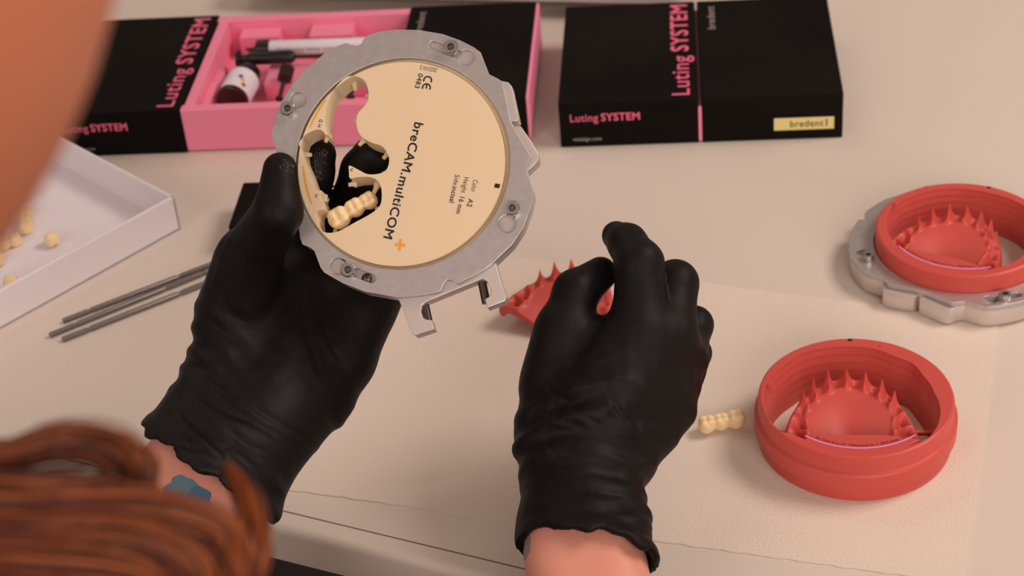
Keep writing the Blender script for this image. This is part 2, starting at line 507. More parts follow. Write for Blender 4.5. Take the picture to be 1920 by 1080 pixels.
# ------------------------------------------------------------------ kit boxes
BX, BD, BH = 88.0, 134.0, 32.0
def lettered_sleeve(parent, x0, kind, name='sleeve'):
    s = MB().box(x0, x0 + BX - .6, 0, BD, 0, BH, .6).build(name, MT['black_card'], parent, 25)
    if kind == 'title':
        text('title_lettering', 'Luting', (x0 + 82, 5, BH), (0, 1, 0), (-1, 0, 0), 51, 11.6, MT['pinkink'], s, .012)
        text('title_lettering', 'SYSTEM', (x0 + 82, 63, BH), (0, 1, 0), (-1, 0, 0), 66, 11.6, MT['pinkink'], s, .026)
        text('front_lettering', 'Luting', (x0 + 7, 0, 18.5), (1, 0, 0), (0, 0, 1), 17.5, 5.6, MT['pinkink'], s, .008)
        text('front_lettering', 'SYSTEM', (x0 + 26.5, 0, 18.5), (1, 0, 0), (0, 0, 1), 24, 5.6, MT['pinkink'], s, .026)
        text('address_lettering', 'visialign.com', (x0 + 8, 0, 4.6), (1, 0, 0), (0, 0, 1), 18, 2.6, MT['greyink'], s, .01)
    else:
        text('maker_lettering', 'bredent', (x0 + 11.5, 92, BH), (0, 1, 0), (-1, 0, 0), 33, 5.5, MT['greyink'], s, .0)
        lb = MB().box(x0 + 45, x0 + 82, -.25, .2, 7, 15.6).build('logo_label', MT['yellow'], s, 0)
        text('logo_lettering', 'bredent', (x0 + 55, -.25, 9.2), (1, 0, 0), (0, 0, 1), 20.5, 4.8, MT['blackink'], lb, .004)
        MB().box(x0 + 77, x0 + 77.8, -.4, -.2, 9.0, 14.3).build('logo_stroke', MT['blackink'], lb, 0)
    return s

def kit_angle(a, b):
    q = P(*b) - P(*a); return math.atan2(q[1], q[0])
ka = kit_angle((1052, 277), (1583, 258))
kb = P(1052, 277, .1)
kit = thing('kit_box', 'closed black luting kit box with pink title, right of the open one', 'box', kb, ka)
lettered_sleeve(kit, 0, 'title')
lettered_sleeve(kit, BX + .9, 'maker')
MB().box(1.2, 2 * BX - .6, .35, BD - 1, 1, BH - 6, .3).build('inner_tray', MT['pink'], kit, 25)

kb2 = P(355, 286.5, .1); ka2 = kit_angle((355, 286), (1000, 263))
kit2 = thing('kit_box', 'open luting kit box pulled apart, pink tray between two black sleeves', 'box', kb2, ka2)
lettered_sleeve(kit2, -BX, 'title')
lettered_sleeve(kit2, 135, 'maker')
def pink_tray():
    t = MB()
    x0, x1 = -30, 224.2
    t.box(x0, x1, 7.9, BD - 7.9, 1, 8)                                    # bottom
    t.box(x0, x1, .8, 8, 1, BH - .8, .5); t.box(x0, x1, BD - 8, BD - .8, 1, BH - .8, .5)   # long walls
    t.box(x1 - 7, x1, 8.1, BD - 8.1, 8.1, BH - .8, .5)
    o = t.build('inner_tray', MT['pink'], kit2, 25)
    f = MB()
    f.box(7.1, 13.5, 52, 78, 8.1, 21, .5); f.box(43.5, 134, 52, 78, 8.1, 21, .5)                                 # shelf that carries the syringes
    f.box(0.3, 7, 8.2, BD - 8.2, 8.1, BH - 1.2, .5); f.box(7.1, 13, 8.2, 51.8, 8.1, 24, .5)
    f.box(16, 44, 112, 125.5, 8.1, 25, .5); f.box(66, 96, 108, 125.5, 8.1, 26, .5)
    f.box(62, 82, 9, 26, 8.1, 18, .5)
    f.build('insert', MT['pink'], o, 25)
pink_tray()

# contents of the open kit
def frame_from(axis, upish=(0, 0, 1)):
    z = np.array(axis, float); z /= np.linalg.norm(z)
    x = np.cross(upish, z); x /= np.linalg.norm(x); return (x, np.cross(z, x), z)

a_ = P(434, 190, 20.5); b_ = P(473, 124, 22.5)
bt = thing('bottle', 'small dropper bottle with white label and dark cap in the pink tray', 'bottle', a_, frame=frame_from(b_ - a_))
L_ = float(np.linalg.norm(b_ - a_))
MB().lathe([(9, 0), (10.4, .8), (10.6, 4), (10.6, 27), (9.5, 30), (7.6, 31.5)], 40).build('bottle_body', MT['glass'], bt)
MB().lathe([(10.8, 3.4), (10.9, 3.5), (10.9, 25.5), (10.8, 25.6)], 40, cap=False).build('bottle_label', MT['card'], bt)
lab = bt.children[-1]
for k, (an, zz, cname, col) in enumerate(((2.3, 8, 'red', (190, 40, 40)), (2.1, 12, 'yellow', (225, 180, 60)), (1.9, 15, 'blue', (60, 70, 170)))):
    mk('hazard_mark', [(11.05 * math.cos(an + da), 11.05 * math.sin(an + da), zz + dz) for da, dz in ((0, -2.2), (.2, 0), (0, 2.2), (-.2, 0))],
       [(0, 1, 2, 3)], mat('ink_' + cname, srgb(*col), .6), lab, 0)
MB().lathe([(7.7, 31.6), (8.4, 32), (8.4, 36.5), (7.2, 38.5), (4.2, 39.2)], 32).build('bottle_cap', MT['black'], bt)

a_ = P(486, 92, 27.6); b_ = P(668, 86, 27.6)
ax_ = b_ - a_; ax_[2] = 0
sy = thing('syringe', 'syringe with black cap and white printed label lying in the pink tray', 'syringe', a_, frame=frame_from(ax_))
MB().lathe([(1.2, -9), (1.4, -3), (3.5, -2.5), (3.5, 0)], 20).build('tip', MT['glass'], sy)
MB().lathe([(5.5, -1.5), (6.4, -.8), (6.4, 7), (5.6, 7.6)], 28).build('cap', MT['black'], sy)
MB().lathe([(5.4, 7.7), (5.6, 8), (5.6, 74), (5.2, 74.5)], 28).build('barrel', MT['card'], sy)
bar = sy.children[-1]
text('barrel_lettering', 'Dualcuring luting composite', (-5.66, .6, 14), (0, 0, 1), (0, 1, 0), 48, 3.2, MT['greyink'], bar, .01)
MB().lathe([(2.2, 74.6), (2.2, 92), (6.5, 92.3), (6.5, 94)], 20).build('plunger', MT['whiteink'], sy)

a_ = P(447, 110, 27.6); b_ = P(560, 106, 27.6)
ax_ = b_ - a_; ax_[2] = 0
pl = thing('syringe', 'all black syringe with thin plunger in front of the labelled syringe', 'syringe', a_, frame=frame_from(ax_))
MB().lathe([(5.8, -1), (5.8, 1.2), (2.8, 1.6), (2.8, 7.5)], 20).build('end_flange', MT['black'], pl)
MB().lathe([(4.3, 7.6), (4.6, 8), (4.6, 36), (3.2, 38.5)], 24).build('barrel', MT['black'], pl)
MB().lathe([(1.3, 38.6), (1.2, 80)], 14).build('plunger', MT['black'], pl)

def applicator(a, b, label, body):
    ax = b - a
    t = thing('applicator', label, 'applicator', a, frame=frame_from(ax), group=None)
    L = float(np.linalg.norm(ax))
    MB().lathe([(2.6, 0), (2.6, 1.5), (1.5, 2), (1.5, L * .55)], 16).build('stem', MT['black'], t)
    MB().lathe([(3, L * .55 + .1), (5.2, L * .6), (5.2, L * .92), (3.4, L)], 8).build('grip', body, t, 20)
applicator(P(523, 187, 21), P(540, 124, 31), 'small applicator with dark brown grip standing right of the bottle', MT['glass'])
applicator(P(657, 184, 22), P(668, 128, 32), 'thin black applicator seen through the milled hole of the cream disc', MT['black'])

# ------------------------------------------------------------------ things behind and beside
def rrect(x0, x1, y0, y1, r):
    out = []
    for cx, cy, a0 in ((x1 - r, y0 + r, -PI / 2), (x1 - r, y1 - r, 0), (x0 + r, y1 - r, PI / 2), (x0 + r, y0 + r, PI)):
        out += [(cx + r * math.cos(a0 + t), cy + r * math.sin(a0 + t)) for t in np.linspace(0, PI / 2, 9)]
    return out
fc = P(1276, 10, 13); fd = fc - P(797, 0, 13); fa = math.atan2(fd[1], fd[0])
ft = thing('flat_case', 'thin pale grey flat case with rounded corner lying behind the two kit boxes', 'case', (fc[0], fc[1], .1), fa)
plate('shell', [rrect(-330, 0, 0, 210, 9)], 13, 25, MT['casegrey'], ft, 1.2)
for x in (-300, -30):
    for y in (30, 180):
        MB().lathe([(6, 0), (7, 1), (7, 13)], 20, (x, y, 0)).build('foot', MT['black'], ft)

bb = P(457, 343, 20)
bt2 = thing('small_box', 'small plain black box half hidden behind the left thumb', 'box', (bb[0], bb[1], .1), ka)
MB().box(0, 34, -48, 0, 0, 13, .5).build('box_body', MT['black_card'], bt2, 25)
MB().box(-.4, 34.4, -48.4, .4, 13.1, 20, .5).build('lid', MT['black_card'], bt2, 25)

# white tray
tc_ = P(327, 368, 24)
q1 = P(100, 255, 24) - tc_; q2 = P(0, 545, 24) - tc_
ta = math.atan2(q2[1], q2[0])       # local x along the near wall, local y away from it
tr = thing('tray', 'shallow white cardboard tray holding cream tooth pieces at left edge', 'tray', (tc_[0], tc_[1], 0), ta)
LX, LY = 265, -250
MB().box(0, LX, LY, 0, 0.2, 2).build('tray_floor', MT['card'], tr, 0)
def wall(x0, x1, y0, y1): return MB().box(x0, x1, y0, y1, .2, 24, .5).build('tray_wall', MT['card'], tr, 25)
wall(0, LX, -2.2, 0); wall(0, LX, LY, LY + 2.2); wall(0, 2.2, LY, 0); wall(LX - 2.2, LX, LY, 0)

# grey rods
def rod(a, b, label):
    p = P(*a, 1.7); q = P(*b, 1.7); ax = q - p; ax[2] = 0
    t = thing('metal_rod', label, 'rod', p, frame=frame_from(ax), group='grey rods in front of the white tray')
    L = 112
    MB().lathe([(1.35, 0), (1.6, .3), (1.6, 15), (1.2, 15.4), (1.2, 17), (1.65, 17.5), (1.65, 70), (1.25, 71), (1.25, 73), (1.65, 74),
                (1.65, L - 17), (1.2, L - 16.5), (1.2, L - 15), (1.6, L - 14.6), (1.6, L - .3), (1.35, L)], 20).build('shaft', MT['rod'], t, 30)
rod((117, 637), (383, 532), 'grey metal rod nearest the viewer, lowest of the three rods')
rod((93, 629), (356, 522), 'middle grey metal rod of three, reaching furthest left')
rod((118, 602), (388, 499), 'grey metal rod nearest the white tray, topmost of the three')

# ------------------------------------------------------------------ tooth pieces (bridges and crowns)
def tooth_mesh(units, h=0.35, pit=False):
    """units: (x, y, rx, ry, height) along a bridge; returns vertices and quads, base at z=0"""
    xs = [u[0] for u in units]
    lo = (min(u[0] - u[2] for u in units) - 1, min(u[1] - u[3] for u in units) - 1, -1)
    hi = (max(u[0] + u[2] for u in units) + 1, max(u[1] + u[3] for u in units) + 1, max(u[4] for u in units) + 2)
    f = Field(lo, hi, h); tot = None
    for x, y, rx, ry, ht in units:
        d = f.ball((x, y, ht * .52), rx, ry, ht * .56)
        d = smin(d, f.ball((x, y, ht * .3), rx * .86, ry * .86, ht * .4), 1)
        for sx in (-1, 1):
            for sy_ in (-1, 1):
                d = smin(d, f.ball((x + sx * rx * .42, y + sy_ * ry * .45, ht * .86), rx * .38, ry * .36, ht * .2), 1.0)
        d = np.maximum(d, -f.ball((x, y, ht * 1.1), rx * .3, ry * .5, ht * .15))
        if pit:
            d = np.maximum(d, -f.ball((x, y, -ht * .1), rx * .68, ry * .68, ht * .75))
        tot = d if tot is None else smin(tot, d, 1.6)
    tot = np.maximum(tot, -(f.z - 0.0) + 0 * tot)
    V, F = f.mesh(tot)
    return relax(V, F, 2, .4), F

BR3 = [(-7.5, 0, 4.4, 4.4, 7.5), (0, .3, 4.0, 4.2, 7.2), (7.6, 0, 4.8, 4.8, 7.8)]
V, F = tooth_mesh(BR3)
bridge_me = raw(V, F)
V, F = tooth_mesh([(0, 0, 4.6, 4.2, 8)], pit=True)
crown_me = raw(V, F)
V, F = tooth_mesh([(-4, 0, 4.2, 4.4, 7.5), (3.8, 0, 4.0, 4.2, 7)])
pair_me = raw(V, F)
for me in (bridge_me, crown_me, pair_me):
    me.materials.append(MT['tooth']); me.polygons.foreach_set('use_smooth', [True] * len(me.polygons))

def piece(name, me, px, py, z, rx, ry, rz, label, cat, group=None, up=0.0):
    o = bpy.data.objects.new(name, me); C.objects.link(o)
    p = P(px, py, z + up); p[2] = z + up
    p[2] += .15; o.location = world(p); o.rotation_euler = (rx, ry, rz)
    return tag(o, label, cat, group)
piece('tooth_bridge', bridge_me, 1352, 803, 1.2, 0, 0, .12, 'cream three-unit tooth bridge lying on the napkin left of the coral disc', 'tooth bridge', up=1)
g_ = 'loose tooth pieces in the white tray'
piece('tooth_bridge', bridge_me, 50, 425, 2, 0, 0, 1.75, 'cream tooth bridge standing lengthwise, topmost group in the white tray', 'tooth bridge', g_)
piece('tooth_bridge', pair_me, 20, 464, 2, 0, 0, .45, 'cream two-tooth bridge near left photo edge, below the longer bridge in the tray', 'tooth bridge', g_)
piece('dental_piece', crown_me, 92, 437, 7.3, 2.6, 0, .6, 'cream tooth cap lying apart on the right, alone in the white tray', 'dental cap', g_, up=3.0)
piece('dental_piece', crown_me, 22, 517, 7.3, 2.3, .3, .1, 'cream tooth cap closest to the near wall of the white tray', 'dental cap', g_, up=3.0)
piece('dental_piece', crown_me, -2, 497, 2, 0, 0, .9, 'cream tooth cap cut by the left photo edge, above the near-wall tooth cap', 'dental cap', g_)
piece('dental_piece', crown_me, 44, 374, 2, 0, 0, .3, 'cream tooth cap furthest back in the white tray, beside the blurred cheek', 'dental cap', g_)

# ------------------------------------------------------------------ coral dental arch, shared by three things
def arch_mesh():
    """bowl-shaped palate plate with a rim of empty tooth sockets, spikes between the teeth; front towards +y"""
    NT, NR = 440, 60
    cy = -22.0
    def outline(th):
        a, b = 31.0, 49.5
        c, s = math.cos(th), max(0.0, math.sin(th))
        n = 1.85
        return 1.0 / ((abs(c) / a) ** n + (s / b) ** n) ** (1 / n)
    bounds = [0.03, .40, .70, .94, 1.16, 1.37, PI / 2]
    bounds = bounds + [PI - b for b in bounds[-2::-1]]
    def ss(x, a, b):
        t = min(1, max(0, (x - a) / (b - a))); return t * t * (3 - 2 * t)
    def vault(rho, th): return 4.0 + 10.0 * ss(rho, -.12, .86) - .8 * math.sin(th) * (1 - rho)
    V = []; F = []
    for i in range(NT + 1):
        th = PI * i / NT; Rr = outline(th)
        k = 0
        while k < len(bounds) - 2 and th > bounds[k + 1]: k += 1
        u = min(1, max(0, (th - bounds[k]) / (bounds[k + 1] - bounds[k])))
        v_ = abs(2 * u - 1)
        sc = v_ ** 2.1
        fr = math.sin(th) ** 1.6 if 0 < th < PI else 0
        A = .8 + 8.0 * ss(fr, .42, .85)
        jit = 1 + .14 * math.sin(k * 7.3)
        side = 1 - ss(fr, .2, .75)
        pit = 3.6 * side + 1.6
        ri = .82 - .16 * side; wd = 1 - ri
        for j in range(NR + 1):
            rho = j / NR
            x = Rr * rho * math.cos(th); y = cy + Rr * rho * math.sin(th)
            q = (rho - ri) / wd
            z = vault(rho, th)
            gout = math.exp(-((q - .62) / .24) ** 2)
            gm = math.exp(-((q - .36) / .2) ** 2)
            z += A * jit * sc * (gout + .4 * gm)
            z += (.5 + A * .25) * math.exp(-((q - .04) / .16) ** 2) * math.exp(-((1 - v_) / .4) ** 2)
            z += 1.3 * side * math.exp(-((q - .02) / .16) ** 2)
            z -= pit * (1 - v_ ** 3) * math.exp(-((q - .40) / .27) ** 2)
            z += .5 * math.sin(x * 1.3 + k) * math.sin(y * 1.1 + k) * math.exp(-((q - .4) / .3) ** 2) * side
            z -= 2.4 * ss(rho, .955, 1.0)
            V.append((x, y, z))
        for q, (rr, zz) in enumerate(((1.012, 9.5), (.985, 7.0), (.93, 6.3))):
            V.append((Rr * rr * math.cos(th), cy + Rr * rr * math.sin(th), zz))
        for rho in (.8, .65, .5, .35, .2, .08, 0.0):
            V.append((Rr * rho * math.cos(th), cy + Rr * rho * math.sin(th), max(0.3, vault(rho, th) - 4.0)))
    S = NR + 1 + 3 + 7
    for i in range(NT):
        for j in range(S - 1):
            F.append((i * S + j, i * S + j + 1, (i + 1) * S + j + 1, (i + 1) * S + j))
    F.append(tuple(range(S - 1, -1, -1)))
    F.append(tuple(NT * S + j for j in range(S)))
    return raw(V, F)
arch_me = arch_mesh()
arch_me.materials.append(MT['red'])
arch_me.polygons.foreach_set('use_smooth', [True] * len(arch_me.polygons)); arch_me.set_sharp_from_angle(angle=math.radians(50))

arot = -.58
ac = P(940, 589, 9)
ar = bpy.data.objects.new('dental_arch', arch_me); C.objects.link(ar)
ar.location = world((ac[0] + 30.0 * math.cos(arot) - 22 * math.sin(arot), ac[1] + 30.0 * math.sin(arot) + 22 * math.cos(arot), 1.2)); ar.rotation_euler = (0, 0, arot)
tag(ar, 'loose coral denture base with spiked tooth rim behind the right hand', 'denture base')

# ------------------------------------------------------------------ coral milling disc
DH = 27.0
def coral_disc(name, label, base, rotz, opening, crescent, low=0.0, DH=27.0):
    """ring with shoulder; opening: list of local (x, y) of the milled hole"""
    t = thing(name, label, 'milling disc', base, rotz)
    n = 180
    ang = np.array([math.atan2(p[1], p[0]) for p in opening]); rad = np.array([math.hypot(*p) for p in opening])
    o = np.argsort(ang); ang = ang[o]; rad = rad[o]
    def Ri(a): return float(np.interp((a + PI) % (2 * PI) - PI, np.r_[ang[-1] - 2 * PI, ang, ang[0] + 2 * PI], np.r_[rad[-1], rad, rad[0]]))
    A = [2 * PI * i / n for i in range(n)]
    rr = np.array([Ri(a) for a in A])
    for _ in range(3): rr = (np.roll(rr, 1) + 2 * rr + np.roll(rr, -1)) / 4
    outer = [(46.4, low), (47.0, low + .5), (47.0, 7.6), (48.6, 8.2), (49.2, 9), (49.2, 16.5), (48.7, 17.3), (47.6, 18), (47.3, 18.6), (47.3, DH - 1.8), (46.9, DH - .6), (46.0, DH)]
    rings = [[(r * math.cos(a), r * math.sin(a), z) for a in A] for r, z in outer]
    zz = DH
    steps = 11
    rings.append([(rr[i] * math.cos(a), rr[i] * math.sin(a), DH) for i, a in enumerate(A)])
    for s_ in range(steps):
        z1 = DH - .4 - (DH - low - 1) * s_ / steps; z2 = DH - .4 - (DH - low - 1) * (s_ + .8) / steps
        inset = .15 + .22 * s_ + (.2 if s_ % 2 else 0)
        for z, e in ((z1, inset - .25), (z2, inset)):
            rings.append([((rr[i] - e) * math.cos(a), (rr[i] - e) * math.sin(a), z) for i, a in enumerate(A)])
    rings.append([((rr[i] - 2.4) * math.cos(a), (rr[i] - 2.8) * math.sin(a), low) for i, a in enumerate(A)])
    rings.append(rings[0])
    b = MB().rings(rings, cap=False)
    body = b.build('disc_ring', MT['red'], t, 30)
    # crescent left flush with the top, carrying the print
    plate('print_ledge', [crescent], DH - 9, DH, MT['red'], t, .3)
    led = t.children[-1]
    a0 = -PI / 2
    band = []
    N = 48; half = .70
    for k in range(N + 1):
        a = a0 - half + 2 * half * k / N
        band.append((39.5 * math.cos(a), 39.5 * math.sin(a)))
    for k in range(N, -1, -1):
        a = a0 - half + 2 * half * k / N
        band.append((40.25 * math.cos(a), 40.25 * math.sin(a)))
    plate('lilac_line', [band], DH + .02, DH + .1, MT['lilacink'], led)
    text('ring_lettering', '...dent GmbH & Co. KG \u00b7 Wei\u00dfenhorner Str. 2 \u00b7 89250 Senden \u00b7 Ge...', (0, 0, 0), (1, 0, 0), (0, 1, 0), 47, 1.75,
         MT['blackink'], led, .004, arc=((0, 0, DH), 38.6, a0), lift=.1)
    # the milled arch and its retaining stubs
    arch = bpy.data.objects.new('dental_arch', arch_me); C.objects.link(arch); arch.parent = t
    arch.location = (-.0035, -.0072, .0082 + (DH - 27) * .001); arch.scale = (1.04, 1.04, 1.0)
    for sx in (-1, 1):
        an = PI if sx < 0 else 0
        MB().tube([(sx * 28 - 3.5, -15, DH - 11), (sx * 34 - 1, -14, DH - 12.5), (sx * 41, -13, DH - 13)], [1.7, 1.3, 2.8], 14).build('retaining_stub', MT['red'], t)
    plate('position_mark', [[(-1, 44), (1.1, 44), (1.1, 46), (-1, 46)]], DH + .02, DH + .1, MT['blackink'], t)
    plate('print_dot', [circle(14.5, 39.5, .45, 12)], DH + .02, DH + .1, MT['blackink'], t)
    text('side_lettering', 'A2 h', (-43.4, 8.5, DH), (.25, -1, 0), (1, .25, 0), 7, 1.5, MT['blackink'], t)
    return t

cen = (P(1420, 745, DH) + P(1790, 745, DH)) / 2
cen2 = (P(1605, 633, DH) + P(1605, 862, DH)) / 2
cc = np.array([(cen[0] + cen2[0]) / 2, (cen[1] + cen2[1]) / 2, 0.9])
xa = P(1790, 745, DH) - P(1420, 745, DH)
crot = -0.14
def loc2(px, py, c=cc, rot=crot):
    q = P(px, py, DH) - c; return (q[0] * math.cos(rot) + q[1] * math.sin(rot), -q[0] * math.sin(rot) + q[1] * math.cos(rot))
opening_px = [(1450, 805), (1434, 769), (1433, 748), (1443, 714), (1479, 682), (1502, 666), (1549, 655), (1592, 652), (1635, 655), (1678, 671), (1712, 684),
              (1729, 705), (1752, 740), (1763, 767), (1761, 791), (1754, 808), (1742, 823), (1718, 834), (1660, 846), (1600, 848), (1545, 838), (1493, 819)]
opening = [loc2(*p) for p in opening_px]
cres = [loc2(1470, 812), loc2(1493, 819.5)] + [(39.8 * math.cos(a), 39.8 * math.sin(a)) for a in np.linspace(-PI / 2 - .60, -PI / 2 + .6, 20)] + \
       [loc2(1712, 833), loc2(1700, 826), loc2(1640, 820), loc2(1560, 815), loc2(1510, 818)]
cres2 = [(-33, -26), (-28, -28.5)] + [(41.5 * math.cos(a), 41.5 * math.sin(a)) for a in np.linspace(-PI / 2 - .68, -PI / 2 + .68, 28)] + [(28, -28.5), (33, -26), (16, -27.5), (0, -27), (-16, -27)]
cres2 = [(43.6 * math.cos(a), 43.6 * math.sin(a)) for a in np.linspace(-PI / 2 - .68, -PI / 2 + .68, 30)] + [(22, -31.5), (9, -30), (-9, -30), (-22, -31.5)]
coral_disc('milling_disc', 'coral milling disc with milled denture base lying on the napkin', cc, crot, opening, cres2)

# ------------------------------------------------------------------ disc holders
HC = D(754, 305, 811)
hn = dirv(-.115, .175, .97)
hx = dirv(1, 0, 0.11); hx = hx - hn * hx.dot(hn); hx /= np.linalg.norm(hx); hy = np.cross(hn, hx)
def Q(px, py, off=0.0):
    """photo point on the face of the hand-held holder (off mm above it), in the holder's own millimetres"""
    v = R @ np.array([px - 960.0, 540.0 - py, -FPX])
    p0 = HC + hn * off
    p = EYE + v * ((p0 - EYE).dot(hn) / v.dot(hn))
    return (float((p - HC).dot(hx)), float((p - HC).dot(hy)))
outer_px = [(681, 74), (690, 65), (713, 59), (742, 55), (786, 56), (830, 63.5), (862, 75), (888, 88), (901, 98), (917, 139), (935, 148), (942, 154),
            (948, 179), (957, 225), (966, 244), (981, 268), (995, 294), (988, 312), (990, 325), (1002, 362), (996, 388), (982, 426), (961, 458), (929, 489),
            (913, 502), (888, 517), (861, 532), (855.5, 531), (847, 525), (838, 524), (832, 532), (827, 545), (814, 550), (784, 555), (747, 558),
            (684, 547), (643, 531), (608, 511), (601, 502), (589, 470), (582, 464), (567, 458), (562, 446), (560, 425), (548, 390), (536, 350), (524, 305), (512, 264),
            (508, 250), (518, 211), (531, 185), (547, 158), (573, 129), (608, 100), (635, 85), (649, 80), (658, 84), (670, 85), (678, 81)]
outer = [Q(*p) for p in outer_px]
RO = 47.9
SLOTS = [((847, 92), (874, 108), (813, 84), 16), ((542, 207), (559, 187), (545, 204), 16), ((655, 508.5), (634.5, 499), (697, 522), 16.5), ((962, 393), (951, 420), (961, 396), 17)]
def keyhole(sc, big, small, rbig):
    """outline of a round pocket with a slot running out of it"""
    b = np.array(Q(*big)); s = np.array(Q(*small)); rb = rbig / 4.25; rs = 2.0
    a = math.atan2(s[1] - b[1], s[0] - b[0]); w_ = math.asin(rs / rb)
    out = [tuple(b + rb * np.array([math.cos(t), math.sin(t)])) for t in np.linspace(a + w_, a + 2 * PI - w_, 30)]
    out += [tuple(s + rs * np.array([math.cos(t), math.sin(t)])) for t in np.linspace(a - PI / 2, a + PI / 2, 12)]
    return out
right_clamp = [[(937, 153), (939, 151), (953, 154), (960, 162), (973, 223), (969, 227), (959, 227), (955, 226)],
               [(963, 238), (966, 237), (977, 237), (996, 264), (1009, 288), (1010, 299), (1003, 308), (988, 322), (984, 316), (978, 272)]]
bracket_px = [(735, 545), (747, 561), (756, 582), (772, 624), (779, 629), (814, 617), (809, 600), (800, 599), (793, 596), (789, 584), (791, 573), (799, 566),
              (897, 526), (905, 523), (913, 527), (919, 537), (921, 546), (917, 556), (909, 561), (914, 577), (946, 565), (950, 557), (940, 530), (929, 491), (915, 480), (830, 520)]

def screw(parent, x, y, z):
    o = MB().lathe([(1.6, z - 4), (1.6, z - .01), (3.2, z), (3.3, z + .3), (3.3, z + 3.2), (2.9, z + 3.7), (1.6, z + 3.7), (1.5, z + 3.6)], 32, (x, y, 0), cap=False).build('screw', MT['steel'], parent, 30)
    hexp = []
    for k in range(24):
        a = 2 * PI * k / 24; r = 1.35 + .2 * math.cos(6 * a); hexp.append((x + r * math.cos(a), y + r * math.sin(a)))
    b = MB().rings([[(px, py, z + 3.65) for px, py in hexp], [(px, py, z + 1.9) for px, py in hexp]], cap=False)
    b.add([(px, py, z + 1.9) for px, py in hexp], [tuple(range(24))])
    b.build('socket', MT['rod'], o, 30)

def holder(name, label, base, rotz=0.0, frame=None, bracket=False):
    t = thing(name, label, 'disc holder', base, rotz, frame=frame)
    holes = [circle(0, 0, RO, 128)] + [keyhole(*s) for s in SLOTS]
    plate('face_plate', [outer] + holes, -3.2, 0, MT['metal'], t, .25)
    def shrink(p, k): return (p[0] * k, p[1] * k)
    ringo = [shrink(p, .992) for p in outer]
    plate('base_ring', [ringo, circle(0, 0, RO + 2.2, 128)], -13, -3.25, MT['metal2'], t, .3)
    for c in right_clamp:
        plate('clamp_block', [[Q(*p, -3.4) for p in c]], -12.9, -3.4, MT['metal2'], t, .3)
    for s in SLOTS:
        x, y = Q(*s[0]); screw(t, x, y, .0)
    px_, py_ = Q(688, 522, -2); MB().lathe([(2.2, -3.2), (2.2, -1.4), (1.6, -.8), (.5, -.5)], 24, (px_, py_, 0)).build('locating_pin', MT['darksteel'], t)
    if bracket:
        b = plate('bracket', [[Q(*p, -3.6) for p in bracket_px]], -12.6, -3.6, MT['metal2'], t, .4)
        for a, bb_ in (((797, 573), (804, 606)), ((904, 530), (912, 569))):
            A_ = Q(*a, -8); B_ = Q(*bb_, -8)
            MB().tube([(A_[0], A_[1], -8), (B_[0], B_[1], -8)], 1.9, 20).build('bracket_pin', MT['darksteel'], b)
        for q in ((806, 622), (930, 573)):
            pass
    return t
held = holder('disc_holder', 'grey metal ring holder with hooked bracket held up in the left hand', HC, frame=(hx, hy, hn), bracket=True)

# ------------------------------------------------------------------ cream disc in the held holder
cd = thing('milling_disc', 'cream milling disc with milled holes and black print, clamped in held ring', 'milling disc', HC, frame=(hx, hy, hn))
z3 = lambda x, y: Q(540 + x / 3.373, 130 + y / 3.373, .5)
hole_z = [(335, 75), (365, 50), (400, 42), (445, 47), (485, 75), (506, 125), (508, 185), (485, 230), (445, 275), (432, 325), (440, 380), (465, 425), (520, 460),
          (590, 485), (628, 530), (640, 580), (622, 635), (575, 660), (505, 663), (445, 635), (402, 613), (384, 612), (386, 650), (392, 688), (440, 682), (510, 680),
          (560, 700), (588, 745), (592, 820), (575, 870), (520, 915), (420, 970), (340, 1015), (285, 1033), (225, 1028), (192, 990), (183, 930), (188, 895), (222, 885),
          (222, 850), (205, 800), (214, 768), (168, 757), (150, 700), (125, 630), (95, 560), (85, 505), (70, 480), (75, 455), (110, 415), (160, 388), (205, 382), (238, 412),
          (252, 412), (240, 375), (232, 330), (238, 270), (255, 200), (290, 130)]
hole = smooth_loop([z3(*p) for p in hole_z], 5)
solid_plate('disc_body', circle(-.5, -.3, 46.2, 160), hole, -15.5, .5, MT['cream'], cd, 40)
plate('flange', [circle(-.2, -.2, 49.0, 160), circle(-.5, -.3, 46.25, 128)], -12.4, -3.3, MT['cream'], cd, .2)
# retaining stubs left by the mill
def stub(a, b, za=-9, zb=-8):
    A_ = z3(*a); B_ = z3(*b)
    MB().tube([(A_[0], A_[1], za), ((A_[0] + B_[0]) / 2, (A_[1] + B_[1]) / 2, (za + zb) / 2), (B_[0], B_[1], zb)], [2.1, 1.1, .9], 12).build('retaining_stub', MT['cream'], cd)
for a, b in (((390, 40), (403, 98)), ((515, 120), (468, 138)), ((445, 315), (395, 283)), ((462, 405), (425, 450)), ((620, 485), (580, 535)), ((610, 660), (578, 618)),
             ((402, 690), (358, 703)), ((228, 385), (212, 428)), ((70, 505), (120, 511)), ((200, 795), (215, 765)), ((180, 865), (240, 885)), ((265, 1040), (275, 985)),
             ((600, 878), (530, 850)), ((545, 690), (515, 765))):
    stub(a, b)
# the milled bridge still hanging in its hole
bp_ = [np.array(z3(*p)) for p in ((302, 918), (402, 852), (490, 806))]
bc = bp_[1]; ba = math.atan2(*(bp_[2] - bp_[0])[::-1])
def inb(p):
    q = p - bc; return (q[0] * math.cos(ba) + q[1] * math.sin(ba), -q[0] * math.sin(ba) + q[1] * math.cos(ba))
un = [(*inb(bp_[0]), 5.2, 5.0, 9), (*inb(bp_[1]), 4.2, 4.2, 8.6), (*inb(bp_[2]), 3.9, 3.9, 8.4)]
V, F = tooth_mesh(un, .3)
hb = mk('milled_bridge', V, F, MT['tooth'], cd, 180)
hb.location = (bc[0] * .001, bc[1] * .001, -.0115); hb.rotation_euler = (0, 0, ba)
hb['label'] = 'three milled cream teeth'
